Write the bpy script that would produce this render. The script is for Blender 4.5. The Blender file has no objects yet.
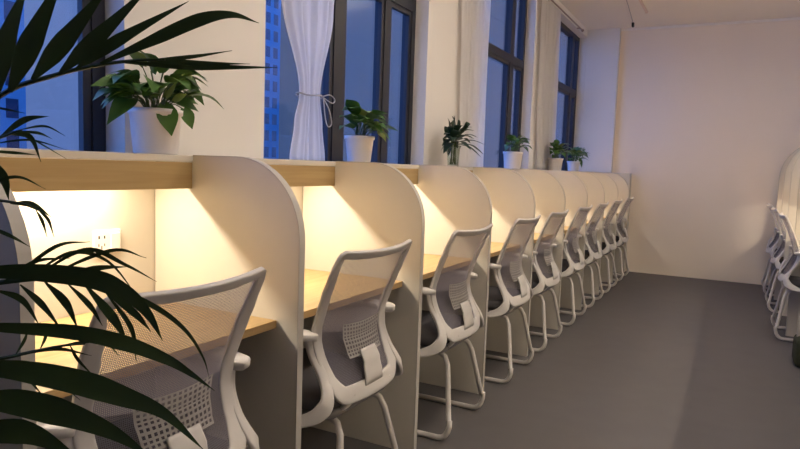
import bpy, bmesh, math, random
from mathutils import Vector, Matrix
random.seed(7)
SC = bpy.context.scene
COL = SC.collection
PI = math.pi

# ------------------------------------------------------------------ camera
cd = bpy.data.cameras.new('camera'); cam = bpy.data.objects.new('camera', cd); COL.objects.link(cam)
RT = Vector((0.88544903, 0.46349498, 0.03394722))
UP = Vector((-0.07199659, 0.06464229, 0.99530792))
FW = Vector((-0.4591258, 0.88373852, -0.09060752))
cam.matrix_world = Matrix(((RT.x, UP.x, -FW.x, 1.1439), (RT.y, UP.y, -FW.y, 0.0),
                           (RT.z, UP.z, -FW.z, 1.2372), (0, 0, 0, 1)))
cd.sensor_width = 36.0; cd.lens = 636.59 / 800 * 36.0
cd.clip_start = 0.02; cd.clip_end = 500
SC.camera = cam

# ------------------------------------------------------------------ dusk sky and exposure
w = bpy.data.worlds.new('dusk'); SC.world = w; w.use_nodes = True
bg = w.node_tree.nodes['Background']
bg.inputs['Color'].default_value = (0.13, 0.28, 0.80, 1)
bg.inputs['Strength'].default_value = 2.3
SC.view_settings.view_transform = 'Standard'
SC.view_settings.look = 'None'
SC.view_settings.exposure = 0.45
SC.view_settings.gamma = 1.0
SC.view_settings.use_curve_mapping = False
LED_POWER = 5.3
LED_POWER_RIGHT = 5.0
LED_COLOR = (1.0, 0.85, 0.64)
FILL_POWER = 21.5  # output of the unseen fill lamps added above the aisle
FILL_COLOR = (1.0, 0.89, 0.77)
SC.cycles.max_bounces = 10
SC.cycles.diffuse_bounces = 6
SC.cycles.transparent_max_bounces = 16

# ------------------------------------------------------------------ materials
def mat(name, color, rough=0.5, noise=0.0, scale=20.0, spec=0.4, metal=0.0, bump=0.0, stretch=None, trans=0.0):
    m = bpy.data.materials.new(name); m.use_nodes = True
    nt = m.node_tree; b = nt.nodes['Principled BSDF']
    b.inputs['Roughness'].default_value = rough
    b.inputs['Metallic'].default_value = metal
    b.inputs['Specular IOR Level'].default_value = spec
    tc = nt.nodes.new('ShaderNodeTexCoord'); mp = nt.nodes.new('ShaderNodeMapping')
    nt.links.new(tc.outputs['Object'], mp.inputs['Vector'])
    if stretch: mp.inputs['Scale'].default_value = stretch
    nz = nt.nodes.new('ShaderNodeTexNoise'); nz.inputs['Scale'].default_value = scale
    nz.inputs['Detail'].default_value = 4
    nt.links.new(mp.outputs['Vector'], nz.inputs['Vector'])
    mr = nt.nodes.new('ShaderNodeMapRange')
    mr.inputs['To Min'].default_value = 1 - noise; mr.inputs['To Max'].default_value = 1 + noise
    nt.links.new(nz.outputs['Fac'], mr.inputs['Value'])
    vm = nt.nodes.new('ShaderNodeVectorMath'); vm.operation = 'SCALE'
    vm.inputs[0].default_value = color[:3]
    nt.links.new(mr.outputs['Result'], vm.inputs['Scale'])
    nt.links.new(vm.outputs['Vector'], b.inputs['Base Color'])
    if bump:
        bp = nt.nodes.new('ShaderNodeBump'); bp.inputs['Strength'].default_value = bump
        bp.inputs['Distance'].default_value = 0.002
        nt.links.new(nz.outputs['Fac'], bp.inputs['Height']); nt.links.new(bp.outputs['Normal'], b.inputs['Normal'])
    if trans:
        tr = nt.nodes.new('ShaderNodeBsdfTranslucent'); nt.links.new(vm.outputs['Vector'], tr.inputs['Color'])
        mx = nt.nodes.new('ShaderNodeMixShader'); mx.inputs['Fac'].default_value = trans
        nt.links.new(b.outputs['BSDF'], mx.inputs[1]); nt.links.new(tr.outputs['BSDF'], mx.inputs[2])
        nt.links.new(mx.outputs['Shader'], nt.nodes['Material Output'].inputs['Surface'])
    return m

def wood_mat(name, c1, c2):
    m = mat(name, c1, 0.42, 0.03, 30)
    nt = m.node_tree; b = nt.nodes['Principled BSDF']
    tc = nt.nodes.new('ShaderNodeTexCoord'); mp = nt.nodes.new('ShaderNodeMapping')
    mp.inputs['Scale'].default_value = (22, 1.1, 30)
    nt.links.new(tc.outputs['Object'], mp.inputs['Vector'])
    nz = nt.nodes.new('ShaderNodeTexNoise'); nz.inputs['Scale'].default_value = 1.6
    nz.inputs['Detail'].default_value = 6; nz.inputs['Distortion'].default_value = 0.6
    nt.links.new(mp.outputs['Vector'], nz.inputs['Vector'])
    cr = nt.nodes.new('ShaderNodeValToRGB')
    cr.color_ramp.elements[0].position = 0.3; cr.color_ramp.elements[0].color = (*c2, 1)
    cr.color_ramp.elements[1].position = 0.68; cr.color_ramp.elements[1].color = (*c1, 1)
    nt.links.new(nz.outputs['Fac'], cr.inputs['Fac']); nt.links.new(cr.outputs['Color'], b.inputs['Base Color'])
    return m

def mesh_fabric(name, color, period, hole):
    """woven office-chair mesh: round see-through holes in a fine thread net"""
    m = bpy.data.materials.new(name); m.use_nodes = True
    nt = m.node_tree; b = nt.nodes['Principled BSDF']
    b.inputs['Base Color'].default_value = (*color, 1); b.inputs['Roughness'].default_value = 0.7
    tc = nt.nodes.new('ShaderNodeTexCoord'); sp = nt.nodes.new('ShaderNodeSeparateXYZ')
    nt.links.new(tc.outputs['Object'], sp.inputs['Vector'])
    outs = []
    for ax in ('Y', 'Z'):
        a = nt.nodes.new('ShaderNodeMath'); a.operation = 'MULTIPLY'; a.inputs[1].default_value = 2 * PI / period
        nt.links.new(sp.outputs[ax], a.inputs[0])
        s = nt.nodes.new('ShaderNodeMath'); s.operation = 'SINE'; nt.links.new(a.outputs[0], s.inputs[0]); outs.append(s)
    p = nt.nodes.new('ShaderNodeMath'); p.operation = 'MULTIPLY'
    nt.links.new(outs[0].outputs[0], p.inputs[0]); nt.links.new(outs[1].outputs[0], p.inputs[1])
    ab = nt.nodes.new('ShaderNodeMath'); ab.operation = 'ABSOLUTE'; nt.links.new(p.outputs[0], ab.inputs[0])
    mr = nt.nodes.new('ShaderNodeMapRange'); mr.inputs['From Min'].default_value = hole - 0.05
    mr.inputs['From Max'].default_value = hole + 0.05; nt.links.new(ab.outputs[0], mr.inputs['Value'])
    tr = nt.nodes.new('ShaderNodeBsdfTransparent')
    tl = nt.nodes.new('ShaderNodeBsdfTranslucent'); tl.inputs['Color'].default_value = (*color, 1)
    m0 = nt.nodes.new('ShaderNodeMixShader'); m0.inputs['Fac'].default_value = 0.4
    nt.links.new(b.outputs['BSDF'], m0.inputs[1]); nt.links.new(tl.outputs['BSDF'], m0.inputs[2])
    mx = nt.nodes.new('ShaderNodeMixShader'); nt.links.new(mr.outputs['Result'], mx.inputs['Fac'])
    nt.links.new(m0.outputs['Shader'], mx.inputs[1]); nt.links.new(tr.outputs['BSDF'], mx.inputs[2])
    nt.links.new(mx.outputs['Shader'], nt.nodes['Material Output'].inputs['Surface'])
    return m

def glass_mat(name, tint=(0.86, 0.9, 0.95), refl=1.0):
    m = bpy.data.materials.new(name); m.use_nodes = True
    nt = m.node_tree; nt.nodes.remove(nt.nodes['Principled BSDF'])
    tr = nt.nodes.new('ShaderNodeBsdfTransparent'); tr.inputs['Color'].default_value = (*tint, 1)
    gl = nt.nodes.new('ShaderNodeBsdfGlossy'); gl.inputs['Roughness'].default_value = 0.01
    fr = nt.nodes.new('ShaderNodeLayerWeight'); fr.inputs['Blend'].default_value = 0.5
    pw = nt.nodes.new('ShaderNodeMath'); pw.operation = 'POWER'; pw.inputs[1].default_value = 5.0
    nt.links.new(fr.outputs['Facing'], pw.inputs[0])
    mu = nt.nodes.new('ShaderNodeMath'); mu.operation = 'MULTIPLY_ADD'; mu.inputs[1].default_value = 0.9 * refl; mu.inputs[2].default_value = 0.03
    nt.links.new(pw.outputs[0], mu.inputs[0])
    mx = nt.nodes.new('ShaderNodeMixShader'); nt.links.new(mu.outputs[0], mx.inputs['Fac'])
    nt.links.new(tr.outputs['BSDF'], mx.inputs[1]); nt.links.new(gl.outputs['BSDF'], mx.inputs[2])
    nt.links.new(mx.outputs['Shader'], nt.nodes['Material Output'].inputs['Surface'])
    return m

def emit_mat(name, color, strength):
    m = bpy.data.materials.new(name); m.use_nodes = True
    b = m.node_tree.nodes['Principled BSDF']
    b.inputs['Base Color'].default_value = (*color, 1)
    b.inputs['Emission Color'].default_value = (*color, 1); b.inputs['Emission Strength'].default_value = strength
    return m

M = dict(
    wall=mat('wall_paint', (0.78, 0.755, 0.72), 0.85, 0.025, 3, 0.2, bump=0.05),
    wallwarmlit=mat('wall_paint_warm_lit', (0.87, 0.78, 0.675), 0.85, 0.025, 3, 0.2, bump=0.05),  # same wall paint, with a warm cast of light put into the colour
    ceiling=mat('ceiling_paint', (0.86, 0.82, 0.77), 0.9, 0.02, 2, 0.15),
    floor=mat('floor_vinyl', (0.105, 0.099, 0.100), 0.62, 0.10, 6, 0.3, bump=0.1),
    board=mat('white_melamine', (0.61, 0.58, 0.515), 0.45, 0.015, 25, 0.35),
    edge=mat('edge_band', (0.50, 0.48, 0.44), 0.5, 0.03, 40, 0.3),
    oak=wood_mat('light_oak', (0.52, 0.355, 0.165), (0.41, 0.265, 0.105)),
    valance=wood_mat('pale_oak', (0.44, 0.32, 0.15), (0.36, 0.25, 0.11)),
    frame=mat('chair_plastic', (0.62, 0.60, 0.575), 0.42, 0.02, 30, 0.4),
    tube=mat('coated_tube', (0.62, 0.59, 0.56), 0.35, 0.02, 30, 0.5),
    mesh=mesh_fabric('chair_mesh', (0.25, 0.235, 0.28), 0.0088, 0.60),
    shell=mat('seat_shell', (0.20, 0.19, 0.19), 0.5, 0.05, 30, 0.3),
    cushion=mat('seat_fabric', (0.10, 0.095, 0.10), 0.85, 0.12, 300, 0.2),
    winframe=mat('window_metal', (0.022, 0.024, 0.034), 0.45, 0.1, 20, 0.4),
    glass=glass_mat('window_glass'),
    vase=glass_mat('vase_glass', (0.88, 0.92, 0.9), 1.6),
    curtain=mat('curtain_cloth', (0.90, 0.89, 0.89), 0.9, 0.02, 60, 0.1, trans=0.25),
    cord=mat('cord', (0.42, 0.42, 0.45), 0.8, 0.1, 200, 0.2),
    pot=mat('pot_ceramic', (0.80, 0.77, 0.77), 0.35, 0.01, 20, 0.45),
    soil=mat('soil', (0.035, 0.025, 0.018), 0.95, 0.3, 80, 0.1),
    leaf=mat('pothos_leaf', (0.065, 0.155, 0.028), 0.38, 0.35, 9, 0.45, trans=0.15),
    leafpale=mat('pothos_young_leaf', (0.20, 0.26, 0.05), 0.4, 0.25, 9, 0.45, trans=0.2),
    leafdark=mat('lance_leaf', (0.025, 0.06, 0.035), 0.4, 0.3, 9, 0.45, trans=0.1),
    palm=mat('palm_leaf', (0.026, 0.052, 0.017), 0.45, 0.35, 14, 0.3, trans=0.08),
    stem=mat('stem', (0.07, 0.11, 0.035), 0.5, 0.2, 30, 0.3),
    socket=mat('socket_plastic', (0.85, 0.83, 0.78), 0.35, 0.01, 20, 0.5),
    black=mat('black_plastic', (0.015, 0.015, 0.016), 0.5, 0.1, 30, 0.3),
    led=emit_mat('led_diffuser', LED_COLOR, 3.0),
    alu=mat('aluminium', (0.6, 0.6, 0.6), 0.4, 0.03, 30, 0.5, metal=0.8),
    tower=mat('tower_facade', (0.11, 0.26, 0.42), 0.8, 0.05, 0.2, 0.2),
    plain=mat('plain_facade', (0.42, 0.31, 0.25), 0.85, 0.06, 0.3, 0.2),
    grey=mat('grey_facade', (0.24, 0.175, 0.135), 0.85, 0.05, 0.3, 0.2),
    towerglass=mat('tower_window', (0.02, 0.04, 0.09), 0.15, 0.2, 0.5, 0.6),
    street=mat('street', (0.05, 0.05, 0.055), 0.9, 0.2, 0.2, 0.1),
    olive=mat('olive_cloth', (0.045, 0.05, 0.03), 0.8, 0.3, 30, 0.2),
    rod=mat('rod_metal', (0.32, 0.25, 0.23), 0.4, 0.05, 30, 0.5, metal=0.5),
    pinkwhite=mat('track_paint', (0.75, 0.62, 0.56), 0.5, 0.02, 30, 0.4),
)

# ------------------------------------------------------------------ mesh helpers
def link(o, parent=None):
    COL.objects.link(o)
    if parent: o.parent = parent
    return o
def obj(name, bm, m, parent=None, smooth=False, loc=None):
    me = bpy.data.meshes.new(name)
    bmesh.ops.recalc_face_normals(bm, faces=bm.faces[:])
    bm.to_mesh(me); bm.free()
    for mm in (m if isinstance(m, (list, tuple)) else [m]): me.materials.append(mm)
    if smooth:
        for p in me.polygons: p.use_smooth = True
    o = bpy.data.objects.new(name, me)
    if loc: o.location = loc
    return link(o, parent)
def tag(o, label, cat, group=None, kind=None):
    o['label'] = label; o['category'] = cat
    if group: o['group'] = group
    if kind: o['kind'] = kind
    return o
def thing(name, label, cat, loc=(0, 0, 0), rz=0, group=None):
    o = bpy.data.objects.new(name, None); o.location = loc; o.rotation_euler = (0, 0, rz)
    o.empty_display_size = 0.1
    link(o); return tag(o, label, cat, group)
def struct(o, label, cat): return tag(o, label, cat, kind='structure')
def copy_tree(o, parent=None):
    c = o.copy(); COL.objects.link(c)
    if parent: c.parent = parent
    for ch in list(o.children): copy_tree(ch, c)
    return c
def box(bm, x0, x1, y0, y1, z0, z1, bev=0.0):
    vs = [bm.verts.new((x, y, z)) for x in (x0, x1) for y in (y0, y1) for z in (z0, z1)]
    fs = [bm.faces.new([vs[i] for i in f]) for f in ((0, 1, 3, 2), (4, 6, 7, 5), (0, 4, 5, 1), (2, 3, 7, 6), (0, 2, 6, 4), (1, 5, 7, 3))]
    if bev:
        es = list({e for f in fs for e in f.edges})
        bmesh.ops.bevel(bm, geom=es, offset=bev, segments=2, affect='EDGES', profile=0.5)
def boxes(*bs, bev=0.0):
    bm = bmesh.new()
    for b in bs: box(bm, *b, bev=bev)
    return bm
def catmull(pts, n):
    P = [Vector(p) for p in pts]; out = []
    P = [P[0] * 2 - P[1]] + P + [P[-1] * 2 - P[-2]]
    for i in range(1, len(P) - 2):
        a, b, c, d = P[i - 1:i + 3]
        for k in range(n):
            t = k / n
            out.append(0.5 * ((2 * b) + (c - a) * t + (2 * a - 5 * b + 4 * c - d) * t * t + (3 * b - a - 3 * c + d) * t ** 3))
    out.append(P[-2]); return out
def tube(bm, pts, r, seg=8, closed=False, caps=True):
    """r: number or function of 0..1"""
    pts = [Vector(p) for p in pts]; n = len(pts); rings = []
    nrm = None
    for i, p in enumerate(pts):
        t = (pts[(i + 1) % n] - pts[i - 1]) if closed else (pts[min(i + 1, n - 1)] - pts[max(i - 1, 0)])
        t.normalize()
        if nrm is None:
            nrm = t.orthogonal().normalized()
        nrm = (nrm - t * nrm.dot(t))
        if nrm.length < 1e-6: nrm = t.orthogonal()
        nrm.normalize(); b = t.cross(nrm)
        rr = r(i / (n - 1)) if callable(r) else r
        rings.append([bm.verts.new(p + (nrm * math.cos(2 * PI * k / seg) + b * math.sin(2 * PI * k / seg)) * rr) for k in range(seg)])
    for i in range(n if closed else n - 1):
        A, B = rings[i], rings[(i + 1) % n]
        for k in range(seg): bm.faces.new((A[k], A[(k + 1) % seg], B[(k + 1) % seg], B[k]))
    if caps and not closed:
        bm.faces.new(rings[0][::-1]); bm.faces.new(rings[-1])
def sweep(bm, pts, normals, wid, thk, closed=False, seg=10):
    """flat rounded bar: superellipse section, 'wid' across (t x n), 'thk' along n"""
    pts = [Vector(p) for p in pts]; n = len(pts); rings = []
    for i, p in enumerate(pts):
        t = (pts[(i + 1) % n] - pts[i - 1]) if closed else (pts[min(i + 1, n - 1)] - pts[max(i - 1, 0)])
        t.normalize(); nn = Vector(normals[i]); nn = (nn - t * nn.dot(t)).normalized(); b = t.cross(nn)
        u = i / n if closed else i / (n - 1)
        W = (wid(u) if callable(wid) else wid) / 2; H = (thk(u) if callable(thk) else thk) / 2
        ring = []
        for k in range(seg):
            a = 2 * PI * (k + 0.5) / seg; ca, sa = math.cos(a), math.sin(a)
            x = math.copysign(abs(ca) ** 0.42, ca) * W; y = math.copysign(abs(sa) ** 0.42, sa) * H
            ring.append(bm.verts.new(p + b * x + nn * y))
        rings.append(ring)
    for i in range(n if closed else n - 1):
        A, B = rings[i], rings[(i + 1) % n]
        for k in range(seg): bm.faces.new((A[k], A[(k + 1) % seg], B[(k + 1) % seg], B[k]))
    if not closed:
        bm.faces.new(rings[0][::-1]); bm.faces.new(rings[-1])
def lathe(bm, prof, c=(0, 0, 0), seg=28):
    rings = [[bm.verts.new((c[0] + r * math.cos(2 * PI * k / seg), c[1] + r * math.sin(2 * PI * k / seg), c[2] + z)) for k in range(seg)] for r, z in prof]
    for A, B in zip(rings, rings[1:]):
        for k in range(seg): bm.faces.new((A[k], A[(k + 1) % seg], B[(k + 1) % seg], B[k]))
    bm.faces.new(rings[0][::-1]); bm.faces.new(rings[-1])
def prism_y(bm, outline, y0, y1):
    """outline of (x, z) extruded along y"""
    a = [bm.verts.new((x, y0, z)) for x, z in outline]; b = [bm.verts.new((x, y1, z)) for x, z in outline]
    n = len(outline)
    bm.faces.new(a); bm.faces.new(b[::-1])
    for i in range(n): bm.faces.new((a[i], b[i], b[(i + 1) % n], a[(i + 1) % n]))
def ribbon(bm, pts, width, hint, fold=0.25, shape='palm', n=6, matidx=0):
    """leaf blade along a 3D centre line, two halves folded at the midrib"""
    c = catmull(pts, n); N = len(c); hint = Vector(hint).normalized(); L, C_, R_ = [], [], []
    for i, p in enumerate(c):
        t = (c[min(i + 1, N - 1)] - c[max(i - 1, 0)]).normalized()
        s = t.cross(hint)
        if s.length < 0.05: s = t.cross(Vector((0.3, 0.2, 0.9)))
        s.normalize(); nn = s.cross(t).normalized(); u = i / (N - 1)
        if shape == 'palm': wv = min(1, 0.16 + 1.7 * u) * min(1.0, (1 - u) * 1.45) ** 0.9
        else: wv = (math.sin(PI * min(1, u ** 0.62)) ** 0.75)
        h = max(width * wv / 2, 0.0003)
        C_.append(bm.verts.new(p)); L.append(bm.verts.new(p + s * h + nn * h * fold)); R_.append(bm.verts.new(p - s * h + nn * h * fold))
    for i in range(N - 1):
        for A, B in ((L, C_), (C_, R_)):
            f = bm.faces.new((A[i], B[i], B[i + 1], A[i + 1])); f.material_index = matidx; f.smooth = True

# ------------------------------------------------------------------ room dimensions (metres)
H = 1.25          # left partitions and counter
ZC = 3.05         # ceiling
YB = 8.52         # back wall
XW = -0.64        # window wall, inner face
XR = 2.34         # wall behind the right-hand desks
P0Y = 0.70; PITCH = 0.85; TH = 0.025
WINS = [(-0.20, 1.45), (2.15, 3.73), (4.50, 6.10), (6.85, 8.42)]
WZ0, WZ1 = 0.95, 2.95

# ------------------------------------------------------------------ setting
struct(obj('floor', boxes((-0.9, XR + .1, -4, YB + .1, -0.12, 0)), M['floor']), 'dark grey floor of the aisle with a pale band of light along it', 'floor')
struct(obj('ceiling', boxes((-0.9, XR + .1, -4, YB + .1, ZC, ZC + .1)), M['ceiling']), 'plain pale ceiling above the aisle', 'ceiling')
struct(obj('wall_back', boxes((-0.9, XR + .1, YB, YB + .12, 0, ZC)), M['wallwarmlit']), 'plain off-white wall at the far end of the aisle', 'wall')
struct(obj('wall_right', boxes((XR, XR + .1, -4, YB, 0, ZC)), M['wall']), 'plain wall behind the desks on the right', 'wall')
struct(obj('wall_rear', boxes((-0.9, XR + .1, -4.1, -4, 0, ZC)), M['wall']), 'plain wall behind the viewer', 'wall')
piers = [(-4, WINS[0][0])] + [(WINS[i][1], WINS[i + 1][0]) for i in range(3)] + [(WINS[3][1], YB)]
bm = boxes((XW - .15, XW, -4, YB, 0, WZ0), (XW - .15, XW, -4, YB, WZ1, ZC))
for a, b in piers: box(bm, XW - .15, XW, a, b, WZ0, WZ1)
struct(obj('wall_left', bm, M['wall']), 'white window wall above the counter', 'wall')
struct(obj('trim_1', boxes((XW + .001, -0.24, 8.422, YB - .001, 0, ZC - .001)), M['wall']), 'white corner pier beyond the farthest window', 'pier')

struct(obj('trim_2', boxes((-.238, XR - .001, YB - .022, YB - .001, ZC - .026, ZC - .001)), M['ceiling']), 'thin pale cornice along the top of the back wall', 'cornice')
def window(n, y0, y1, mulls, label):
    root = thing('window_%d' % n, label, 'window', (XW - .125, (y0 + y1) / 2, WZ0)); root['kind'] = 'structure'
    X0, X1 = -0.035, 0.035; hw = (y1 - y0) / 2; hz = WZ1 - WZ0; f = 0.05; e = .002
    obj('window_frame', boxes((X0, X1, -hw + e, -hw + f, e, hz - e), (X0, X1, hw - f, hw - e, e, hz - e), (X0, X1, -hw + f, hw - f, e, f), (X0, X1, -hw + f, hw - f, hz - f, hz - e)), M['winframe'], root)
    for my, mw in mulls:
        c = my - (y0 + y1) / 2
        obj('mullion', boxes((X0, X1, c - mw / 2, c + mw / 2, f, hz - f)), M['winframe'], root)
    ed = sorted([-hw + f] + [v for my, mw in mulls for v in (my - (y0 + y1) / 2 - mw / 2, my - (y0 + y1) / 2 + mw / 2)] + [hw - f])
    tz = 2.25 - WZ0
    for a, b in zip(ed[0::2], ed[1::2]):
        obj('transom', boxes((X0, X1, a, b, tz - .035, tz + .035)), M['winframe'], root)
        obj('pane', boxes((-.004, .004, a, b, f, tz - .035)), M['glass'], root)
        obj('pane', boxes((-.004, .004, a, b, tz + .035, hz - f)), M['glass'], root)
        # inner sash bars of the lower light
        s = obj('sash', boxes((.004, .028, a, a + .03, f, tz - .035), (.004, .028, b - .03, b, f, tz - .035), (.004, .028, a + .03, b - .03, f, f + .03), (.004, .028, a + .03, b - .03, tz - .065, tz - .035)), M['winframe'], root)
    return root
window(1, *WINS[0], [(0.65, .07)], 'dark-framed window behind the palm fronds at the left edge')
window(2, *WINS[1], [(2.85, .09), (3.36, .06)], 'dark-framed window behind the tied white curtain')
window(3, *WINS[2], [(5.72, .10)], 'dark-framed window behind the glass vase and the third white pot')
window(4, *WINS[3], [(8.10, .10)], 'narrow-looking dark window nearest the far corner')

# ------------------------------------------------------------------ left desk row
def rounded_panel_outline(depth, h, r, lip_x, lip_z, n=14):
    """side view of a partition: x from -depth to 0, rounded front top corner, notch at the rear for the slab"""
    o = [(-depth, 0), (0, 0), (0, h - r)]
    for k in range(1, n + 1):
        a = PI / 2 * k / n; o.append((-r + r * math.cos(a), h - r + r * math.sin(a)))
    o += [(lip_x, h), (lip_x, lip_z), (-depth, lip_z)]
    return o
def partition(name, label, depth, h, r, lip_x, lip_z, loc, sx, group):
    root = thing(name, label, 'partition', loc, 0, group)
    ol = [(x * sx, z) for x, z in rounded_panel_outline(depth, h, r, lip_x, lip_z)]
    bm = bmesh.new(); prism_y(bm, ol, 0, TH)
    obj('board', bm, M['board'], root)
    # edge banding: a thin strip hugging the front edge and the rounded corner
    path = [(x * sx, z) for x, z in [(0, 0)] + rounded_panel_outline(depth, h, r, lip_x, lip_z)[2:-2]]
    bm = bmesh.new(); prev = None
    cx, cz = -r * sx, h - r
    for x, z in path:
        if z <= h - r + 1e-6: n = Vector((sx, 0, 0))
        elif (x - cx) * sx < 1e-6: n = Vector((0, 0, 1))
        else: n = Vector((x - cx, 0, z - cz)).normalized()
        p = Vector((x, 0, z)); q = p + n * .0018; i_ = p - n * .002
        ring = [bm.verts.new((i_.x, -.0012, i_.z)), bm.verts.new((q.x, -.0012, q.z)), bm.verts.new((q.x, TH + .0012, q.z)), bm.verts.new((i_.x, TH + .0012, i_.z))]
        if prev:
            for k in range(4): bm.faces.new((prev[k], prev[(k + 1) % 4], ring[(k + 1) % 4], ring[k]))
        else: bm.faces.new(ring)
        prev = ring
    bm.faces.new(prev[::-1])
    obj('edge_band', bm, M['edge'], root)
    return root
LP = ['white partition in shadow behind the palm at the left edge',
      'nearest fully seen white rounded partition, right of the wall socket and the closest mesh chair',
      'white rounded partition between the second and third mesh chairs from the palm',
      'white rounded partition below the plant in the glass vase, fourth from the palm',
      'white rounded partition fifth from the palm, just before the third white pot',
      'white rounded partition sixth from the palm',
      'white rounded partition seventh from the palm',
      'white rounded partition eighth from the palm',
      'white rounded partition ninth from the palm, second from the far end',
      'last white rounded partition of the left row, against the far pier']
YL = [P0Y + PITCH * i for i in range(10)]
YL = YL[:10]
for i, y in enumerate(YL):
    partition('desk_partition', LP[i], 0.612, H, 0.25, -0.437, 1.228, (0, y, 0), 1, 'partitions of the left desk row')
tag(obj('end_panel', boxes((-0.238, -0.001, YL[9] + TH + .002, YB - .002, 0, H)), M['board']), 'square white end panel between the last rounded partition and the back wall', 'panel')
tag(obj('counter_top', boxes((XW + .003, -0.4375, -1.2, 8.42, 1.2285, H), bev=.002), M['board']), 'long white counter top running under the windows above the desks', 'counter')
BAYS = [(YL[i] + TH, YL[i + 1]) for i in range(9)]
NTH = ['nearest', 'second', 'third', 'fourth', 'fifth', 'sixth', 'seventh', 'eighth', 'farthest']
WHERE = ['behind the palm and the closest chair', 'between the first two full partitions', 'in the third bay of the left row'] + ['in the %s bay of the left row' % n for n in NTH[3:]]
bays_all = [(-0.12, P0Y)] + BAYS
for i, (a, b) in enumerate(BAYS):
    e = .0015
    tag(obj('valance_board', boxes((-0.457, -0.439, a + e, b - e, 1.1415, 1.227)), M['valance']), 'pale oak valance board under the counter, ' + WHERE[i], 'board', 'valance boards of the left row')
    tag(obj('back_board', boxes((-0.632, -0.616, a - TH / 2 + e, b + TH / 2 - e, 0, 1.227)), M['board']), 'white back board of the desk bay ' + WHERE[i], 'board', 'back boards of the left row')
    d = thing('desk_top', 'light oak desk top ' + WHERE[i], 'desk', (-0.08, (a + b) / 2, 0.75), 0, 'oak desk tops of the left row')
    hw = (b - a) / 2 - e
    obj('desk_board', boxes((-0.534, 0, -hw, hw, -.025, 0), bev=.0015), M['oak'], d)
    obj('support_rail', boxes((-0.52, -0.50, -hw, hw, -.085, -.0255)), M['board'], d)
    l = thing('led_strip', 'warm LED strip under the counter, ' + WHERE[i], 'light', (-0.535, (a + b) / 2, 1.2265), 0, 'LED strips of the left row')
    obj('housing', boxes((-.012, .012, -.23, .23, -.012, 0)), M['alu'], l)
    obj('diffuser', boxes((-.009, .009, -.225, .225, -.0145, -.0122)), M['led'], l)
    ld = bpy.data.lights.new('led_light', 'AREA'); ld.shape = 'RECTANGLE'; ld.size = .016; ld.size_y = .44
    ld.energy = LED_POWER; ld.color = LED_COLOR
    lo = bpy.data.objects.new('led_light', ld); lo.location = (.004, 0, -.017); lo.rotation_euler = (0, -math.radians(25), 0); link(lo, l)
e = .0015
tag(obj('valance_board', boxes((-0.457, -0.439, -1.2, P0Y - e, 1.1415, 1.227)), M['valance']), 'valance board under the counter left of the palm', 'board', 'valance boards of the left row')
tag(obj('back_board', boxes((-0.632, -0.616, -1.2, P0Y + TH / 2 - e, 0, 1.227)), M['board']), 'white back board left of the palm', 'board', 'back boards of the left row')

# wall socket in the nearest bay
s = thing('wall_socket', 'white wall socket with a switch on the back board of the nearest desk bay', 'socket', (-0.616, 1.357, 0.968))
obj('faceplate', boxes((0, .009, -.05, .05, -.037, .037), bev=.003), M['socket'], s)
obj('rocker_switch', boxes((.009, .0135, .010, .042, -.026, .026), bev=.0015), M['socket'], s)
bm = boxes((.009, .0096, -.034, -.029, .010, .020), (.009, .0096, -.014, -.009, .010, .020))
obj('socket_hole', bm, M['black'], s)
obj('socket_hole', boxes((.009, .0096, -.0235, -.0205, -.023, -.012)), M['black'], s)
obj('socket_hole', boxes((.009, .0096, -.034, -.031, -.014, -.005), (.009, .0096, -.013, -.010, -.014, -.005)), M['black'], s)

# ------------------------------------------------------------------ right desk row (taller arched partitions)
RX, RH, RR = 1.60, 1.68, 0.42
RY = [8.40 - PITCH * i for i in range(10)]
RN = ['farthest', 'second farthest', 'third farthest', 'fourth farthest', 'fifth farthest']
RLIP = -0.46
for i, y in enumerate(RY):
    lab = ('tall arched partition on the right, %s, lit cream' % RN[i]) if i < 5 else 'tall arched partition on the right beside the viewer'
    partition('arched_partition', lab, 0.72, RH, RR, RLIP, RH - .022, (RX, y, 0), -1, 'arched partitions of the right desk row')
    if i == 0: continue
    a, b = y + TH, RY[i - 1]; e = .0015
    nm = (RN[i - 1] + ' bay of the right row') if i < 6 else 'right row beside the viewer'
    tag(obj('back_board', boxes((RX + .722, RX + .736, y + e, b + TH - e, 0, RH - .024)), M['board']), 'white back board in the ' + nm, 'board', 'back boards of the right row')
    tag(obj('valance_board', boxes((RX + .26, RX + .278, a + e, b - e, 1.07, 1.16)), M['valance']), 'oak valance board in the ' + nm, 'board', 'valance boards of the right row')
    tag(obj('shelf', boxes((RX + .262, RX + .72, a + e, b - e, 1.162, 1.184)), M['board']), 'white shelf above the desk in the ' + nm, 'shelf', 'shelves of the right row')
    d = thing('desk_top', 'light oak desk top in the ' + nm, 'desk', (RX + .08, (a + b) / 2, 0.75), 0, 'oak desk tops of the right row')
    hw = (b - a) / 2 - e
    obj('desk_board', boxes((0, .634, -hw, hw, -.025, 0), bev=.0015), M['oak'], d)
    l = thing('led_strip', 'warm LED strip in the ' + nm, 'light', (RX + .41, (a + b) / 2, 1.1615), 0, 'LED strips of the right row')
    obj('housing', boxes((-.012, .012, -.23, .23, -.052, 0)), M['alu'], l)
    obj('diffuser', boxes((-.009, .009, -.225, .225, -.0545, -.0522)), M['led'], l)
    ld = bpy.data.lights.new('led_light', 'AREA'); ld.shape = 'RECTANGLE'; ld.size = .016; ld.size_y = .44
    ld.energy = LED_POWER_RIGHT; ld.color = LED_COLOR
    lo = bpy.data.objects.new('led_light', ld); lo.location = (0, 0, -.057); link(lo, l)
tag(obj('counter_top', boxes((RX + .4605, XR - .003, RY[-1] - .05, YB - .003, RH - .0215, RH)), M['board']), 'white top board along the tall right-hand desk row', 'counter')

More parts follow.
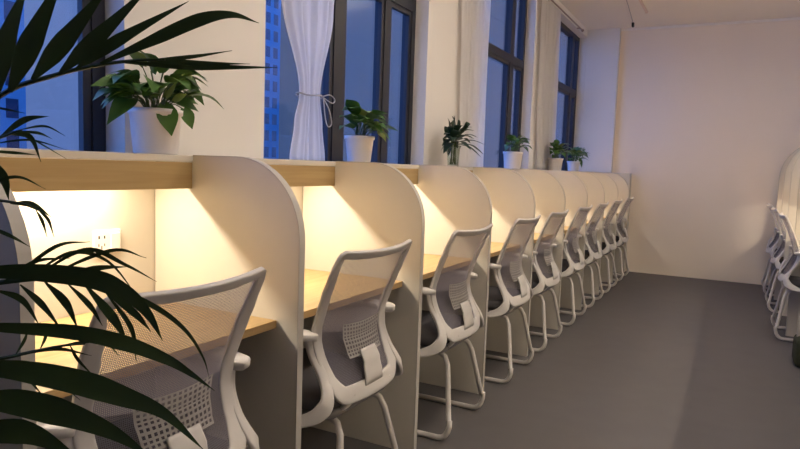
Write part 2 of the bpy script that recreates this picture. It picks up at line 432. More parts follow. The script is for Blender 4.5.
# ------------------------------------------------------------------ fill lamps added out of view over the aisle to brighten walls and ceiling
for i, (x, y) in enumerate(((0.9, 1.7), (0.9, 3.4), (1.5, 5.77))):
    l = thing('fill_lamp', ('added linear fill lamp over the aisle above the viewer', 'added linear fill lamp over the middle of the aisle', 'added linear fill lamp over the far half of the aisle')[i], 'lamp', (x, y, 2.72), 0, 'added linear fill lamps')
    hl = (.6, .6, .38)[i]
    obj('fill_lamp_body', boxes((-.03, .03, -hl, hl, -.02, .02), bev=.004), M['alu'], l)
    obj('diffuser', boxes((-.025, .025, -hl + .01, hl - .01, -.026, -.0205)), M['led'], l)
    for s in (-1, 1):
        bm = bmesh.new(); tube(bm, [(0, s * (hl - .1), .02), (0, s * (hl - .1), ZC - 2.722)], .002, 6); obj('suspension_wire', bm, M['alu'], l)
    for s in (-1, 1):
        ld = bpy.data.lights.new('fill_light', 'AREA'); ld.shape = 'RECTANGLE'; ld.size = .05; ld.size_y = 2 * hl - .02
        ld.energy = FILL_POWER * (.25 if s < 0 else .75); ld.color = FILL_COLOR
        lo = bpy.data.objects.new('fill_light', ld); lo.location = (0, 0, s * .03); lo.rotation_euler = (0, 0 if s < 0 else PI, 0); link(lo, l)

# ------------------------------------------------------------------ mesh chair (faces -x; local x = 0 lies .2 m inside the partition front)
OX = 0.2
PROF = [(.432, .045), (.46, .052), (.50, .042), (.55, .014), (.60, -.010), (.65, -.024), (.70, -.022), (.76, -.002), (.82, .020), (.88, .047), (.93, .072), (.965, .090)]
def prof(z):
    if z <= PROF[0][0]: return PROF[0][1]
    for (z0, x0), (z1, x1) in zip(PROF, PROF[1:]):
        if z <= z1:
            t = (z - z0) / (z1 - z0); t = t * t * (3 - 2 * t) * .35 + t * .65
            return x0 + (x1 - x0) * t
    return PROF[-1][1]
def halfw(z): return .196 + .046 * max(0, min(1, (z - .45) / .5))
def back_pt(v, z):
    """v in -1..1 across"""
    return Vector((OX + prof(z) + .028 * (1 - v * v), v * halfw(z), z + .012 * v * v * max(0, (z - .85) / .1)))
def back_n(z):
    d = (prof(z + .01) - prof(z - .01)) / .02
    return Vector((1, 0, -d)).normalized()
def make_chair(label, group):
    t = thing('office_chair', label, 'chair', (0, 0, 0), 0, group)
    # ring frame
    pts = []; ns = []
    zt, zb, c = .945, .475, .05
    def add(v, z): pts.append(back_pt(v, z)); ns.append(back_n(z))
    for k in range(9): add(-0.92 + 1.84 * k / 8, zt)
    for k in range(1, 4): a = PI / 2 * k / 4; add(.92 + .06 * math.sin(a), zt - .035 * (1 - math.cos(a)))
    for k in range(15): add(.98, zt - .035 - (zt - .035 - zb - .08) * k / 14)
    for k in range(1, 5): a = PI / 2 * k / 5; add(.98 - .24 * (1 - math.cos(a)), zb + .08 - .08 * math.sin(a))
    for k in range(7): add(.74 - 1.48 * k / 6, zb)
    for k in range(1, 5): a = PI / 2 * (1 - k / 5); add(-.98 + .24 * (1 - math.cos(a)), zb + .08 - .08 * math.sin(a))
    for k in range(15): add(-.98, zb + .08 + (zt - .035 - zb - .08) * k / 14)
    for k in range(1, 4): a = PI / 2 * (1 - k / 4); add(-.92 - .06 * math.sin(a), zt - .035 * (1 - math.cos(a)))
    def wd(u):
        z = pts[int(round(u * len(pts))) % len(pts)].z
        return .030 + .018 * max(0, min(1, (.925 - z) / .08)) + .012 * max(0, min(1, (.60 - z) / .1))
    bm = bmesh.new(); sweep(bm, pts, ns, wd, .015, closed=True, seg=12)
    obj('back_frame', bm, M['frame'], t, smooth=True)
    # mesh panel
    bm = bmesh.new(); g = []
    NV, NZ = 10, 22
    for j in range(NZ + 1):
        z = zb + .008 + (zt - zb - .012) * j / NZ
        g.append([bm.verts.new(back_pt(-.93 + 1.86 * i / NV, z) - back_n(z) * .003) for i in range(NV + 1)])
    for j in range(NZ):
        for i in range(NV): bm.faces.new((g[j][i], g[j][i + 1], g[j + 1][i + 1], g[j + 1][i]))
    obj('mesh_back', bm, M['mesh'], t, smooth=True)
    # perforated lumbar pad behind the mesh
    bm = bmesh.new(); nu, nv = 14 * 2 + 1, 9 * 2 + 1; grid = {}
    def coords(n, solid=.45):
        c_ = [0]
        for i in range(n): c_.append(c_[-1] + (1.0 if i % 2 else .85))
        return [x / c_[-1] for x in c_]
    us, vs = coords(nu), coords(nv)
    for a_, u in enumerate(us):
        for b_, v in enumerate(vs):
            hwid = .105 + .018 * v; z = .575 + .125 * v + .012 * (2 * u - 1) ** 2 * v
            p = back_pt((2 * u - 1) * hwid / halfw(z), z) + back_n(z) * .022
            grid[a_, b_] = bm.verts.new(p)
    for a_ in range(nu):
        for b_ in range(nv):
            if a_ % 2 == 1 and b_ % 2 == 1: continue
            bm.faces.new((grid[a_, b_], grid[a_ + 1, b_], grid[a_ + 1, b_ + 1], grid[a_, b_ + 1]))
    bmesh.ops.solidify(bm, geom=bm.faces[:], thickness=.004)
    obj('lumbar_pad', bm, M['frame'], t)
    bm = bmesh.new(); sp = []; sn = []
    for k in range(9):
        z = .485 + .11 * k / 8; sp.append(back_pt(0, z) + back_n(z) * (.004 + .024 * min(1, k / 5))); sn.append(back_n(z))
    sweep(bm, sp, sn, lambda u: .12 - .02 * u, .008, seg=12); obj('lumbar_stem', bm, M['frame'], t, smooth=True)
    # seat
    def slab(x0, x1, hw, z0, z1, r, nz=5, drop=0.0):
        bm = bmesh.new(); rings = []
        for k in range(nz + 1):
            a = PI * k / nz; ins = r * (1 - math.sin(a)); z = (z0 + z1) / 2 - (z1 - z0) / 2 * math.cos(a)
            ring = []; cr = .07
            for (cx, cy, a0) in ((x1 - cr, hw - cr, 0), (x0 + cr, hw - cr, 90), (x0 + cr, -hw + cr, 180), (x1 - cr, -hw + cr, 270)):
                for q in range(6):
                    an = math.radians(a0 + 90 * q / 5); rr = cr - ins
                    x = cx + rr * math.cos(an); y = cy + rr * math.sin(an)
                    dz = -drop * max(0, ((x0 + .12) - x) / .12) ** 2
                    ring.append(bm.verts.new((x, y, z + dz)))
            rings.append(ring)
        n = len(rings[0])
        for A, B in zip(rings, rings[1:]):
            for k in range(n): bm.faces.new((A[k], A[(k + 1) % n], B[(k + 1) % n], B[k]))
        bm.faces.new(rings[0][::-1]); bm.faces.new(rings[-1]); return bm
    obj('seat', slab(OX - .43, OX + .035, .235, .425, .485, .02, drop=.025), M['cushion'], t, smooth=True)
    obj('seat_shell', slab(OX - .41, OX + .035, .225, .395, .4255, .012), M['shell'], t, smooth=True)
    # brackets from the back frame down under the seat
    for s in (-1, 1):
        bp = catmull([(OX + .066, s * .100, .470), (OX + .050, s * .110, .445), (OX + .020, s * .115, .412), (OX - .05, s * .115, .393), (OX - .15, s * .110, .392)], 5)
        bm = bmesh.new(); sweep(bm, bp, [(.6, 0, -.6)] * len(bp), lambda u: .050 - .02 * u, .018, seg=10)
        obj('back_bracket', bm, M['frame'], t, smooth=True)
    # arms: pad with a strut sweeping back down to the frame corner
    for s in (-1, 1):
        bm = bmesh.new(); ap = catmull([(OX - .034, s * .244, .682), (OX - .022, s * .232, .620), (OX + .010, s * .226, .560), (OX + .040, s * .236, .508), (OX + .048, s * .256, .470), (OX + .020, s * .282, .436), (OX - .045, s * .296, .412), (OX - .12, s * .280, .402)], 5)
        sweep(bm, ap, [(.75, s * .2, .5)] * len(ap), lambda u: .034 + .020 * max(0, 1 - abs(u - .6) / .3), .016, seg=10)
        arm = obj('armrest', bm, M['frame'], t, smooth=True)
        bm = bmesh.new(); pp = catmull([(OX - .008, s * .240, .684), (OX - .025, s * .262, .690), (OX - .10, s * .275, .692), (OX - .19, s * .283, .688), (OX - .245, s * .283, .678)], 5)
        sweep(bm, pp, [(0, 0, 1)] * len(pp), lambda u: .040 + .032 * min(1, u * 4) - (.02 if u > .97 else 0), .024, seg=10); obj('arm_pad', bm, M['frame'], arm, smooth=True)
    # sled base
    for s in (-1, 1):
        path = [(OX - .10, s * .125, .392), (OX - .02, s * .138, .388), (OX + .022, s * .145, .372), (OX + .040, s * .152, .335)]
        path += [(OX + .040 + .040 * k / 4, s * (.152 + .058 * k / 4), .335 - .235 * k / 4) for k in (1, 2, 3, 4)]
        for k in range(1, 7):
            a = math.radians(20 + 70 * k / 6); r_ = .085
            path.append((OX + .003 + r_ * math.cos(math.radians(20 - (20 + 70) * k / 6)) , s * .216, .0985 + r_ * math.sin(math.radians(20 - 110 * k / 6))))
        path += [(OX - .10, s * .217, .0135), (OX - .36, s * .217, .0135)]
        bm = bmesh.new(); tube(bm, path, .0125, 10); obj('sled_leg', bm, M['tube'], t, smooth=True)
    bm = bmesh.new(); tube(bm, [(OX - .36, -.217, .0135), (OX - .36, 0, .0135), (OX - .36, .217, .0135)], .0125, 10); obj('crossbar', bm, M['tube'], t, smooth=True)
    return t
GL = 'mesh office chairs of the left row'
chair0 = make_chair('closest grey mesh office chair, partly behind the palm fronds, in the nearest desk bay', GL)
CL = [None, 'second mesh office chair from the palm, its whole back in view',
      'third mesh office chair from the palm, with both floor runners in view', 'fourth mesh office chair from the palm',
      'fifth mesh office chair from the palm', 'sixth mesh office chair from the palm',
      'seventh mesh office chair from the palm, third from the far end', 'eighth mesh office chair from the palm, second from the far end',
      'mesh office chair at the far end of the left row, by the back wall']
CPOS = [(0.0, 1.05, 0), (0.0, 1.895, 0), (0.0, 2.80, 0), (0.0, 3.70, 0), (0.0, 4.46, 0), (0.0, 5.34, 0), (0.0, 6.15, 0), (0.0, 7.0, 0), (0.0, 7.86, 0)]
for i, (x, y, r) in enumerate(CPOS):
    c = chair0 if i == 0 else copy_tree(chair0)
    c.location = (x - OX, y, 0); c.rotation_euler.z = math.radians(r)
    if i: c['label'] = CL[i]
CR = [(1.60, 7.99, 0), (1.60, 7.02, 0), (1.60, 5.87, 0)]
CRL = ['mesh office chair on the right nearest the back wall', 'second mesh office chair from the back wall on the right', 'mesh office chair cut by the right edge of the photo, beside the olive bag']
for (x, y, r), lb in zip(CR, CRL):
    c = copy_tree(chair0); c.location = (x + OX, y, 0); c.rotation_euler.z = PI + math.radians(r)
    c['label'] = lb; c['group'] = 'mesh office chairs of the right row'

# ------------------------------------------------------------------ curtains and rods
def curtain(name, label, rows, x, folds, amp, seed, n=64):
    """rows: (z, y0, y1); pleated cloth hanging between them"""
    rnd = random.Random(seed); ph = [rnd.uniform(0, 6) for _ in range(3)]
    zs = []
    for (za, a0, a1), (zb, b0, b1) in zip(rows, rows[1:]):
        for k in range(10):
            t = k / 10; s = t * t * (3 - 2 * t); zs.append((za + (zb - za) * t, a0 + (b0 - a0) * s, a1 + (b1 - a1) * s))
    zs.append(rows[-1])
    wmax = max(b - a for _, a, b in zs)
    bm = bmesh.new(); g = []
    for z, a, b in zs:
        k = amp * (0.6 + .4 * (b - a) / wmax); row = []
        for i in range(n + 1):
            u = i / n
            dx = k * (math.sin(u * folds * 2 * PI + ph[0]) + .5 * math.sin(u * folds * 3.3 * PI + ph[1] + z * .7) + .3 * math.sin(z * 2.2 + u * 9 + ph[2]))
            row.append(bm.verts.new((x + dx, a + (b - a) * u, z)))
        g.append(row)
    for A, B in zip(g, g[1:]):
        for i in range(n): bm.faces.new((A[i], A[i + 1], B[i + 1], B[i]))
    bmesh.ops.solidify(bm, geom=bm.faces[:], thickness=.0015)
    root = thing(name, label, 'curtain', (x, (rows[0][1] + rows[0][2]) / 2, rows[-1][0]))
    o = obj('cloth', bm, M['curtain'], None, smooth=True); o.parent = root; o.matrix_parent_inverse = Matrix.Translation(-Vector(root.location))
    return root
XC = -0.598
c1 = curtain('curtain', 'white curtain gathered with a cord behind the second white pot', [(2.925, 2.16, 2.68), (2.3, 2.17, 2.645), (1.95, 2.19, 2.585), (1.545, 2.335, 2.487), (1.42, 2.30, 2.51), (1.252, 2.27, 2.535)], XC, 6, .011, 3)
inv = Matrix.Translation(-Vector(c1.location))
bm = bmesh.new()
tube(bm, [(XC + .042 * math.cos(a), 2.411 + .085 * math.sin(a), 1.545 + .004 * math.sin(3 * a)) for a in [2 * PI * k / 24 for k in range(24)]], .004, 6, closed=True)
tube(bm, catmull([(XC + .04, 2.46, 1.545), (XC + .05, 2.505, 1.557), (XC + .048, 2.55, 1.54), (XC + .047, 2.53, 1.522), (XC + .045, 2.46, 1.54)], 6), .003, 6)
tube(bm, catmull([(XC + .04, 2.46, 1.545), (XC + .05, 2.50, 1.49), (XC + .05, 2.525, 1.43), (XC + .05, 2.50, 1.41), (XC + .05, 2.475, 1.44), (XC + .045, 2.46, 1.535)], 6), .003, 6)
o = obj('tie_cord', bm, M['cord'], None, smooth=True); o.parent = c1; o.matrix_parent_inverse = inv
curtain('curtain', 'straight white curtain hanging behind the plant in the glass vase', [(2.925, 4.16, 4.74), (2.0, 4.20, 4.72), (1.252, 4.25, 4.72)], XC, 6, .010, 5)
curtain('curtain', 'straight white curtain on the rod beside the farthest window', [(2.925, 6.15, 6.93), (2.0, 6.18, 6.95), (1.252, 6.26, 7.0)], XC - .014, 7, .007, 8)
for (a, b, lb) in ((2.02, 3.9, 'curtain rod above the window with the tied curtain'), (4.05, 6.0, 'curtain rod above the middle window'), (6.12, 7.95, 'thin curtain rod at ceiling height above the farthest window')):
    r = thing('curtain_rod', lb, 'curtain rod', (XC, (a + b) / 2, 2.945), 0, 'curtain rods')
    L = (b - a) / 2
    bm = bmesh.new(); tube(bm, [(0, -L, 0), (0, 0, 0), (0, L, 0)], .008, 8); obj('rod', bm, M['rod'], r, smooth=True)
    for s in (-1, 1):
        bm = bmesh.new(); bmesh.ops.create_uvsphere(bm, u_segments=10, v_segments=8, radius=.017); bmesh.ops.translate(bm, verts=bm.verts[:], vec=(0, s * L, 0)); obj('finial', bm, M['rod'], r, smooth=True)
        bm = bmesh.new(); tube(bm, [(0, s * (L - .12), 0), (-.03, s * (L - .12), .004), (XW - XC + .001, s * (L - .12), .004)], .006, 8); obj('rod_bracket', bm, M['rod'], r)

# ------------------------------------------------------------------ plants on the counter
def heart_leaf(bm, base, d, up, L, W, droop, mi=0):
    d = Vector(d).normalized(); up = Vector(up); s = d.cross(up).normalized(); up = s.cross(d).normalized()
    st = [(0, .34, -.10), (.10, .74, -.05), (.22, .96, 0), (.38, 1.0, 0), (.55, .84, 0), (.72, .56, 0), (.87, .26, 0), (1, .02, 0)]
    base = Vector(base); C_, L_, R_ = [], [], []
    for u, wv, back in st:
        p = base + d * (L * u) + Vector((0, 0, -droop * L * u * u)) + up * (.10 * L * math.sin(PI * u))
        C_.append(bm.verts.new(p))
        for S, lst in ((1, L_), (-1, R_)):
            lst.append(bm.verts.new(p + s * (S * W * wv / 2) + d * (back * L) + up * (.16 * W * wv * (1 - .7 * u))))
    for i in range(len(st) - 1):
        for A, B in ((L_, C_), (C_, R_)):
            f = bm.faces.new((A[i], B[i], B[i + 1], A[i + 1])); f.material_index = mi; f.smooth = True
def pot_plant(y, label, rt, rb, h, leaves, spread, seed, extra=(), x=-0.52, leafsize=.075, group='plants in white pots on the counter'):
    rnd = random.Random(seed)
    root = thing('potted_pothos', label, 'plant', (x, y, H + .001), 0, group)
    bm = bmesh.new(); lathe(bm, [(rb, 0), (rb + .002, .004), (rt - .004, h - .018), (rt + .001, h - .016), (rt + .002, h), (rt - .005, h), (rt - .007, h - .02)]); obj('pot', bm, M['pot'], root, smooth=True)
    bm = bmesh.new(); lathe(bm, [(rt - .012, h - .03), (rt - .011, h - .018), (.02, h - .012)]); obj('soil', bm, M['soil'], root, smooth=True)
    bm = bmesh.new(); bs = bmesh.new()
    for i in range(leaves):
        az = 2 * PI * (i * .381966 + rnd.uniform(-.05, .05)); el = rnd.uniform(.05, 1.25)
        R_ = spread * (.35 + .65 * math.cos(el)) * rnd.uniform(.7, 1.05); hh = h + .022 + spread * .72 * math.sin(el) * rnd.uniform(.6, 1)
        ca = math.cos(az); ca = ca if ca > 0 else ca * .12
        p = Vector((ca * R_ * .62, math.sin(az) * R_ * .8, hh))
        d = Vector((ca * math.cos(el * .6), math.sin(az) * math.cos(el * .6), .45 * math.sin(el) - .02 + rnd.uniform(-.22, .2)))
        tube(bs, catmull([(math.cos(az) * .02, math.sin(az) * .02, h - .02), p * .55 + Vector((0, 0, h * .5)), p], 4), .0017, 5)
        sz = leafsize * rnd.uniform(.75, 1.15)
        heart_leaf(bm, p, d, (rnd.uniform(-.3, .3), rnd.uniform(-.3, .3), 1), sz, sz * .66, rnd.uniform(.1, .5), 1 if rnd.random() < .1 else 0)
    for (b, d, L, W, dr, mi) in extra:
        tube(bs, catmull([(b[0] * .2, b[1] * .2, h - .02), (b[0] * .6, b[1] * .6, max(h + .02, b[2] * .5 + h * .5)), b], 4), .0018, 5)
        heart_leaf(bm, b, d, (.6, -.5, .5), L, W, dr, mi)
    obj('foliage', bm, [M['leaf'], M['leafpale']], root); obj('stem', bs, M['stem'], root, smooth=True)
    return root
pot_plant(1.47, 'large-leaved green plant in a white pot above the wall socket, nearest on the counter', .083, .066, .142, 42, .165, 11,
   extra=[((.060, -.02, .152), (.25, .10, -1), .098, .066, 0, 0), ((.045, .075, .150), (.2, .35, -.9), .07, .045, 0, 0), ((-.02, .07, .185), (.2, 1, .02), .115, .05, .1, 0),
          ((.02, .07, .17), (.1, 1, -.1), .09, .05, .15, 0), ((-.01, -.08, .17), (.1, -.8, -.6), .13, .06, .1, 0), ((0, -.10, .20), (.05, -1, .05), .14, .06, .15, 0), ((.02, .05, .22), (.2, .9, .25), .11, .06, .3, 0), ((.0, -.06, .19), (0, -1, .05), .12, .055, .3, 0),
          ((.03, -.05, .18), (.4, -.5, .1), .10, .075, .3, 0), ((.045, .0, .18), (.4, .2, .6), .06, .03, 0, 1), ((.05, .03, .17), (.3, .5, .4), .05, .025, 0, 1)], leafsize=.10)
pot_plant(2.735, 'bushy green plant in a white pot beside the tied curtain', .074, .056, .130, 40, .140, 21, leafsize=.105,
   extra=[((.045, .10, .15), (.1, 1, -.35), .08, .05, .1, 1), ((.05, .08, .17), (.2, .8, -.6), .09, .05, .1, 1)])
pot_plant(5.22, 'small-leaved green plant in a white pot, first one to the right of the glass vase', .082, .066, .142, 36, .15, 31, leafsize=.09)
pot_plant(6.68, 'spreading green plant in a white pot, second from the far end of the counter', .078, .060, .128, 36, .18, 41, leafsize=.10)
pot_plant(7.52, 'green plant in a white pot at the far end of the counter', .074, .056, .115, 30, .17, 51, leafsize=.11,
   extra=[((.04, .10, .15), (.1, 1, -.8), .12, .06, .1, 0), ((.05, .05, .14), (.3, .4, -.9), .10, .06, .1, 0)])
# lance-leaved cuttings in a glass vase
rv = thing('glass_vase_plant', 'dark lance-leaved cuttings in a clear glass vase on the counter', 'plant', (-0.505, 3.90, H + .001))
bm = bmesh.new(); lathe(bm, [(.034, 0), (.036, .004), (.040, .06), (.044, .115), (.052, .135), (.050, .135), (.041, .114), (.037, .06), (.032, .008)]); obj('vase', bm, M['vase'], rv, smooth=True)
bm = bmesh.new(); bs = bmesh.new(); rnd = random.Random(5)
for i in range(34):
    az = 2 * PI * i * .381966; el = -.25 + 1.6 * (i / 34); top = Vector((.02 * math.cos(az), .06 * math.sin(az * 2), .145 + .08 * (i / 34)))
    ca = math.cos(az); ca = ca if ca > 0 else ca * .35
    d = Vector((ca * math.cos(el), math.sin(az) * math.cos(el), math.sin(el) * .8 - .15)); L = .18 * rnd.uniform(.8, 1.15)
    ribbon(bm, [top, top + d * L * .5 + Vector((0, 0, .012)), top + d * L + Vector((0, 0, -.02))], .058, (0.1, 0, 1) if el < 1 else (1, 0.2, .3), .2, 'lance', 5)
for k in range(5):
    a = k * 1.26; tube(bs, catmull([(.018 * math.cos(a), .018 * math.sin(a), .012), (.012 * math.cos(a + .5), .012 * math.sin(a + .5), .1), (.015 * math.cos(a), .04 * math.sin(a), .2)], 5), .004, 6)
obj('foliage', bm, M['leafdark'], rv); obj('stem', bs, M['stem'], rv, smooth=True)

# ------------------------------------------------------------------ floor palm beside the viewer
pl = thing('potted_palm', 'tall dark feathery palm in the left foreground', 'plant', (0.33, 0.36, 0))
def palm_child(name, bm, m, smooth=False):
    o = obj(name, bm, m, None, smooth); o.parent = pl; o.matrix_parent_inverse = Matrix.Translation((-.33, -.36, 0)); return o
bm = bmesh.new(); lathe(bm, [(.12, 0), (.125, .01), (.15, .30), (.158, .31), (.158, .34), (.146, .34), (.142, .30)], (.33, .36, 0)); palm_child('pot', bm, M['pot'], True)
bm = bmesh.new(); lathe(bm, [(.141, .295), (.143, .305), (.05, .315)], (.33, .36, 0)); palm_child('soil', bm, M['soil'], True)
FRONDS = [
 ([(0.206, 0.434, 1.173), (0.258, 0.445, 1.238), (0.351, 0.466, 1.306), (0.426, 0.485, 1.33), (0.482, 0.504, 1.343), (0.534, 0.521, 1.349), (0.557, 0.532, 1.35)],
  [(0.0306, [(0.367, 0.451, 1.299), (0.36, 0.468, 1.366), (0.367, 0.494, 1.448)]),
   (0.0353, [(0.381, 0.46, 1.309), (0.388, 0.484, 1.373), (0.405, 0.515, 1.459)]),
   (0.0318, [(0.404, 0.473, 1.324), (0.423, 0.502, 1.374), (0.457, 0.541, 1.449)]),
   (0.0267, [(0.442, 0.482, 1.332), (0.464, 0.512, 1.374), (0.509, 0.556, 1.445)]),
   (0.0209, [(0.457, 0.491, 1.337), (0.49, 0.525, 1.375), (0.549, 0.575, 1.426)]),
   (0.0218, [(0.491, 0.498, 1.343), (0.53, 0.534, 1.372), (0.571, 0.572, 1.402), (0.595, 0.6, 1.412), (0.616, 0.624, 1.406)]),
   (0.0069, [(0.541, 0.524, 1.349), (0.572, 0.555, 1.356), (0.607, 0.587, 1.367)]),
   (0.0126, [(0.516, 0.511, 1.345), (0.584, 0.56, 1.345), (0.656, 0.611, 1.349)]),
   (0.0103, [(0.531, 0.519, 1.349), (0.573, 0.554, 1.349), (0.627, 0.596, 1.352)])]),
 ([(0.337, 0.379, 0.856), (0.348, 0.391, 0.914), (0.363, 0.396, 0.999), (0.365, 0.403, 1.056), (0.365, 0.406, 1.091)],
  [(0.0287, [(0.365, 0.406, 1.086), (0.394, 0.436, 1.099), (0.471, 0.489, 1.094), (0.505, 0.518, 1.075), (0.522, 0.538, 1.047), (0.531, 0.552, 1.012)]),
   (0.022, [(0.397, 0.385, 1.047), (0.429, 0.414, 1.043), (0.49, 0.459, 1.037), (0.534, 0.494, 1.023), (0.567, 0.523, 1.003), (0.586, 0.544, 0.983), (0.605, 0.565, 0.959)]),
   (0.0331, [(0.42, 0.369, 0.996), (0.452, 0.4, 1.003), (0.509, 0.441, 0.99), (0.554, 0.476, 0.969), (0.587, 0.505, 0.946), (0.621, 0.531, 0.902)]),
   (0.0358, [(0.429, 0.359, 0.966), (0.465, 0.392, 0.973), (0.507, 0.426, 0.959), (0.551, 0.46, 0.934), (0.586, 0.488, 0.901)]),
   (0.0311, [(0.437, 0.349, 0.939), (0.496, 0.394, 0.945), (0.543, 0.429, 0.914)]),
   (0.0084, [(0.333, 0.422, 1.073), (0.429, 0.487, 1.088), (0.485, 0.528, 1.072), (0.52, 0.557, 1.049), (0.543, 0.58, 1.019), (0.555, 0.596, 0.984), (0.555, 0.607, 0.955)])]),
 ([(0.184, 0.459, 0.866), (0.227, 0.472, 0.997), (0.269, 0.489, 1.057), (0.331, 0.511, 1.072), (0.399, 0.535, 1.071), (0.443, 0.546, 1.064)],
  [(0.0132, [(0.349, 0.52, 1.07), (0.364, 0.539, 1.04), (0.37, 0.552, 1.003)]),
   (0.0106, [(0.32, 0.505, 1.065), (0.336, 0.524, 1.037), (0.351, 0.542, 1.0)]),
   (0.0091, [(0.385, 0.528, 1.07), (0.402, 0.547, 1.04), (0.408, 0.561, 1.011)]),
   (0.0156, [(0.405, 0.538, 1.07), (0.43, 0.56, 1.025), (0.44, 0.575, 0.989)]),
   (0.0116, [(0.435, 0.542, 1.066), (0.462, 0.567, 1.035), (0.474, 0.584, 1.008)]),
   (0.0077, [(0.437, 0.543, 1.064), (0.46, 0.564, 1.015), (0.46, 0.572, 0.967)]),
   (0.0107, [(0.281, 0.495, 1.055), (0.302, 0.518, 1.04), (0.315, 0.534, 1.003)]),
   (0.0067, [(0.292, 0.502, 1.063), (0.337, 0.543, 1.113), (0.367, 0.574, 1.12)]),
   (0.0066, [(0.325, 0.508, 1.071), (0.364, 0.546, 1.107), (0.4, 0.577, 1.095), (0.432, 0.602, 1.042)]),
   (0.0066, [(0.341, 0.516, 1.072), (0.412, 0.571, 1.112), (0.446, 0.601, 1.102)]),
   (0.0079, [(0.331, 0.511, 1.072), (0.382, 0.555, 1.112), (0.421, 0.587, 1.092), (0.451, 0.614, 1.068)]),
   (0.0104, [(0.366, 0.518, 1.073), (0.404, 0.553, 1.089), (0.432, 0.581, 1.091)]),
   (0.0066, [(0.297, 0.493, 1.065), (0.324, 0.523, 1.094), (0.354, 0.553, 1.098)])]),
 ([(0.085, 0.497, 0.97), (0.136, 0.516, 1.108), (0.182, 0.534, 1.163), (0.239, 0.552, 1.167), (0.269, 0.567, 1.157)],
  [(0.0057, [(0.266, 0.566, 1.158), (0.269, 0.579, 1.143), (0.267, 0.589, 1.117)]),
   (0.0057, [(0.264, 0.564, 1.158), (0.262, 0.575, 1.14), (0.258, 0.584, 1.117)]),
   (0.0114, [(0.23, 0.548, 1.166), (0.247, 0.57, 1.164), (0.261, 0.589, 1.146)]),
   (0.0058, [(0.168, 0.528, 1.182), (0.212, 0.567, 1.203), (0.242, 0.594, 1.186)]),
   (0.0188, [(0.17, 0.535, 1.24), (0.195, 0.558, 1.204), (0.194, 0.568, 1.168)]),
   (0.0072, [(0.177, 0.529, 1.137), (0.209, 0.557, 1.118), (0.227, 0.578, 1.1)])]),
 ([(0.071, 0.501, 1.074), (0.118, 0.514, 1.18), (0.191, 0.524, 1.24), (0.243, 0.542, 1.264), (0.258, 0.55, 1.27)],
  [(0.0112, [(0.231, 0.535, 1.259), (0.249, 0.56, 1.285), (0.266, 0.584, 1.292)]),
   (0.0098, [(0.241, 0.541, 1.264), (0.257, 0.562, 1.261), (0.261, 0.575, 1.226)]),
   (0.0042, [(0.253, 0.548, 1.27), (0.274, 0.573, 1.277), (0.289, 0.593, 1.265)]),
   (0.0042, [(0.209, 0.534, 1.249), (0.247, 0.568, 1.257), (0.283, 0.599, 1.245)]),
   (0.0042, [(0.203, 0.536, 1.303), (0.238, 0.567, 1.295)]),
   (0.0057, [(0.197, 0.527, 1.24), (0.229, 0.557, 1.238), (0.247, 0.58, 1.236)]),
   (0.0056, [(0.249, 0.545, 1.268), (0.266, 0.568, 1.267), (0.273, 0.584, 1.26)]),
   (0.0028, [(0.256, 0.549, 1.267), (0.276, 0.571, 1.249), (0.293, 0.592, 1.232)])]),
 ([(0.264, 0.408, 0.85), (0.292, 0.431, 0.926), (0.322, 0.451, 0.97), (0.36, 0.472, 0.984), (0.409, 0.499, 0.998), (0.437, 0.514, 1.002)],
  [(0.0063, [(0.398, 0.493, 0.995), (0.443, 0.531, 1.003), (0.456, 0.549, 0.981)]),
   (0.0063, [(0.371, 0.478, 0.987), (0.396, 0.505, 0.991), (0.425, 0.532, 0.98)]),
   (0.005, [(0.36, 0.472, 0.984), (0.358, 0.486, 1.001), (0.349, 0.496, 1.013)]),
   (0.005, [(0.387, 0.487, 0.992), (0.381, 0.499, 1.008), (0.362, 0.504, 1.021)]),
   (0.005, [(0.42, 0.505, 1.0), (0.42, 0.516, 0.978), (0.431, 0.533, 0.951)]),
   (0.0075, [(0.333, 0.457, 0.975), (0.355, 0.481, 0.96), (0.375, 0.501, 0.923)]),
   (0.0088, [(0.344, 0.463, 0.978), (0.378, 0.493, 0.966), (0.415, 0.522, 0.922)])]),
]

HINT = Vector((0.76, -0.58, 0.28))
rnd = random.Random(2)
bs = bmesh.new()
for rach, leaves in FRONDS:
    bm = bmesh.new()
    tube(bm, catmull(rach, 6), lambda u: .0042 - .0030 * u, 6)
    for wdt, pts in leaves:
        if rach is FRONDS[0][0]: wdt *= .90
        h_ = HINT + Vector((rnd.uniform(-.12, .12), rnd.uniform(-.12, .12), rnd.uniform(-.12, .12)))
        ribbon(bm, pts, wdt * 1.08, h_, .12, 'palm', 8)
    palm_child('frond', bm, M['palm'])
    a = Vector(rach[0]); g = Vector((.33 + rnd.uniform(-.04, .04), .36 + rnd.uniform(-.04, .04), .31))
    t0 = (Vector(rach[0]) - Vector(rach[1])).normalized()
    tube(bs, catmull([g, g.lerp(a, .5) + Vector((0, 0, .03)), a + t0 * .02, a], 6), .0055, 8)
palm_child('stem', bs, M['stem'], True)

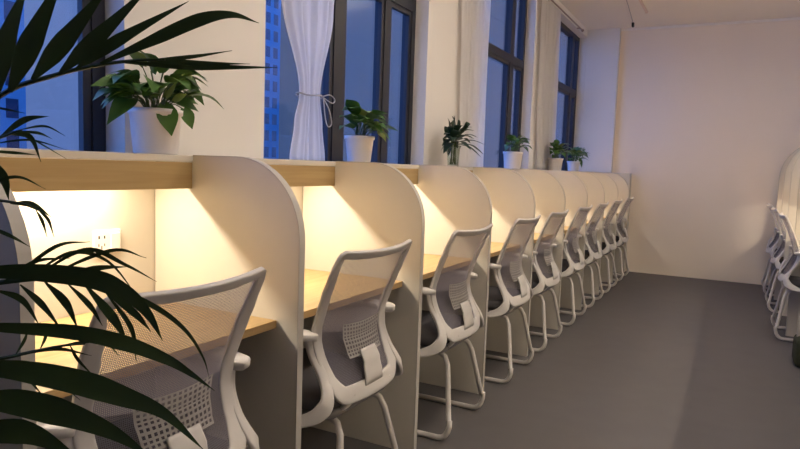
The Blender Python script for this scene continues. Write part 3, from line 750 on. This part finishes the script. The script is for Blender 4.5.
# ------------------------------------------------------------------ small things
tag(obj('duffel_bag', boxes((1.585, 1.80, 4.86, 5.10, .001, .19), bev=.03), M['olive'], smooth=True), 'dark olive bag standing on the floor at the right edge of the photo', 'bag')
t = thing('ceiling_track', 'short pale track fixed to the ceiling near the far corner', 'track', (.153, 6.6, ZC - .001))
obj('rail', boxes((-.012, .012, -1.05, 1.05, -.022, 0), bev=.003), M['pinkwhite'], t)
obj('end_cap', boxes((-.015, .015, 1.05, 1.075, -.026, 0), bev=.003), M['pinkwhite'], t)
t = thing('ceiling_cable', 'thin dark cable with a clip on the ceiling by the far corner', 'cable', (-.06, 8.2, ZC - .001))
bm = bmesh.new(); tube(bm, [(.13, -1.9, -.004), (.06, -.8, -.004), (0, 0, -.004)], .004, 6); obj('cord', bm, M['cord'], t)
obj('clip', boxes((-.012, .012, -.03, .03, -.05, 0), bev=.004), M['black'], t)

# ------------------------------------------------------------------ outside
tag(obj('street', boxes((-160, -1.2, -20, 220, -14.2, -14)), M['street']), 'dim street and ground far below the windows', 'ground', kind='structure')
def tower(label, x, y0, y1, depth, z0, z1, pitch_y, pitch_z, ww, wh, wy0, wy1, wz0, wz1, wallm):
    t = thing('office_building', label, 'building', (x, (y0 + y1) / 2, z0), 0)
    cy = (y0 + y1) / 2
    bm = boxes((-depth, 0, y0 - cy, y1 - cy, 0, z1 - z0)); obj('facade', bm, wallm, t)
    obj('parapet', boxes((-depth - .3, .3, y0 - cy - .3, y1 - cy + .3, z1 - z0, z1 - z0 + .8)), wallm, t)
    me = None; z = wz0
    while z < wz1:
        y = wy0
        while y < wy1:
            if me is None:
                o = obj('window', boxes((-.2, .04, -ww / 2, ww / 2, -wh / 2, wh / 2)), M['towerglass'], t); me = o.data
            else:
                o = bpy.data.objects.new('window', me); link(o, t)
            o.location = (0, y - cy, z - z0); y += pitch_y
        z += pitch_z
    return t
tower('tall pale blue office tower seen left of the tied curtain', -80, 92, 112, 18, -14, 46, 2.3, 3.2, 1.3, 2.0, 94, 111, 0, 44, M['tower'])
tower('lower blue office block seen right of the tied curtain', -80, 113, 128, 18, -14, 24, 2.4, 3.2, 1.3, 2.0, 114, 127.5, 0, 23, M['tower'])
tower('pale blue apartment tower at the far left behind the palm', -66, 34, 42.2, 14, -14, 40, 2.7, 3.3, 1.3, 2.0, 35.3, 42, -4, 30, M['tower'])
tower('plain blue-grey building close outside the left window', -14, 12.65, 17, 5, -14, 16, 3, 3.4, 1.0, 1.4, 14.2, 16.3, -12, -6, M['plain'])
tower('dark grey building outside beyond the second white pot', -22, 35.5, 150, 5, -14, 22, 3, 3.4, 1.0, 1.4, 60, 72, -12, -6, M['grey'])
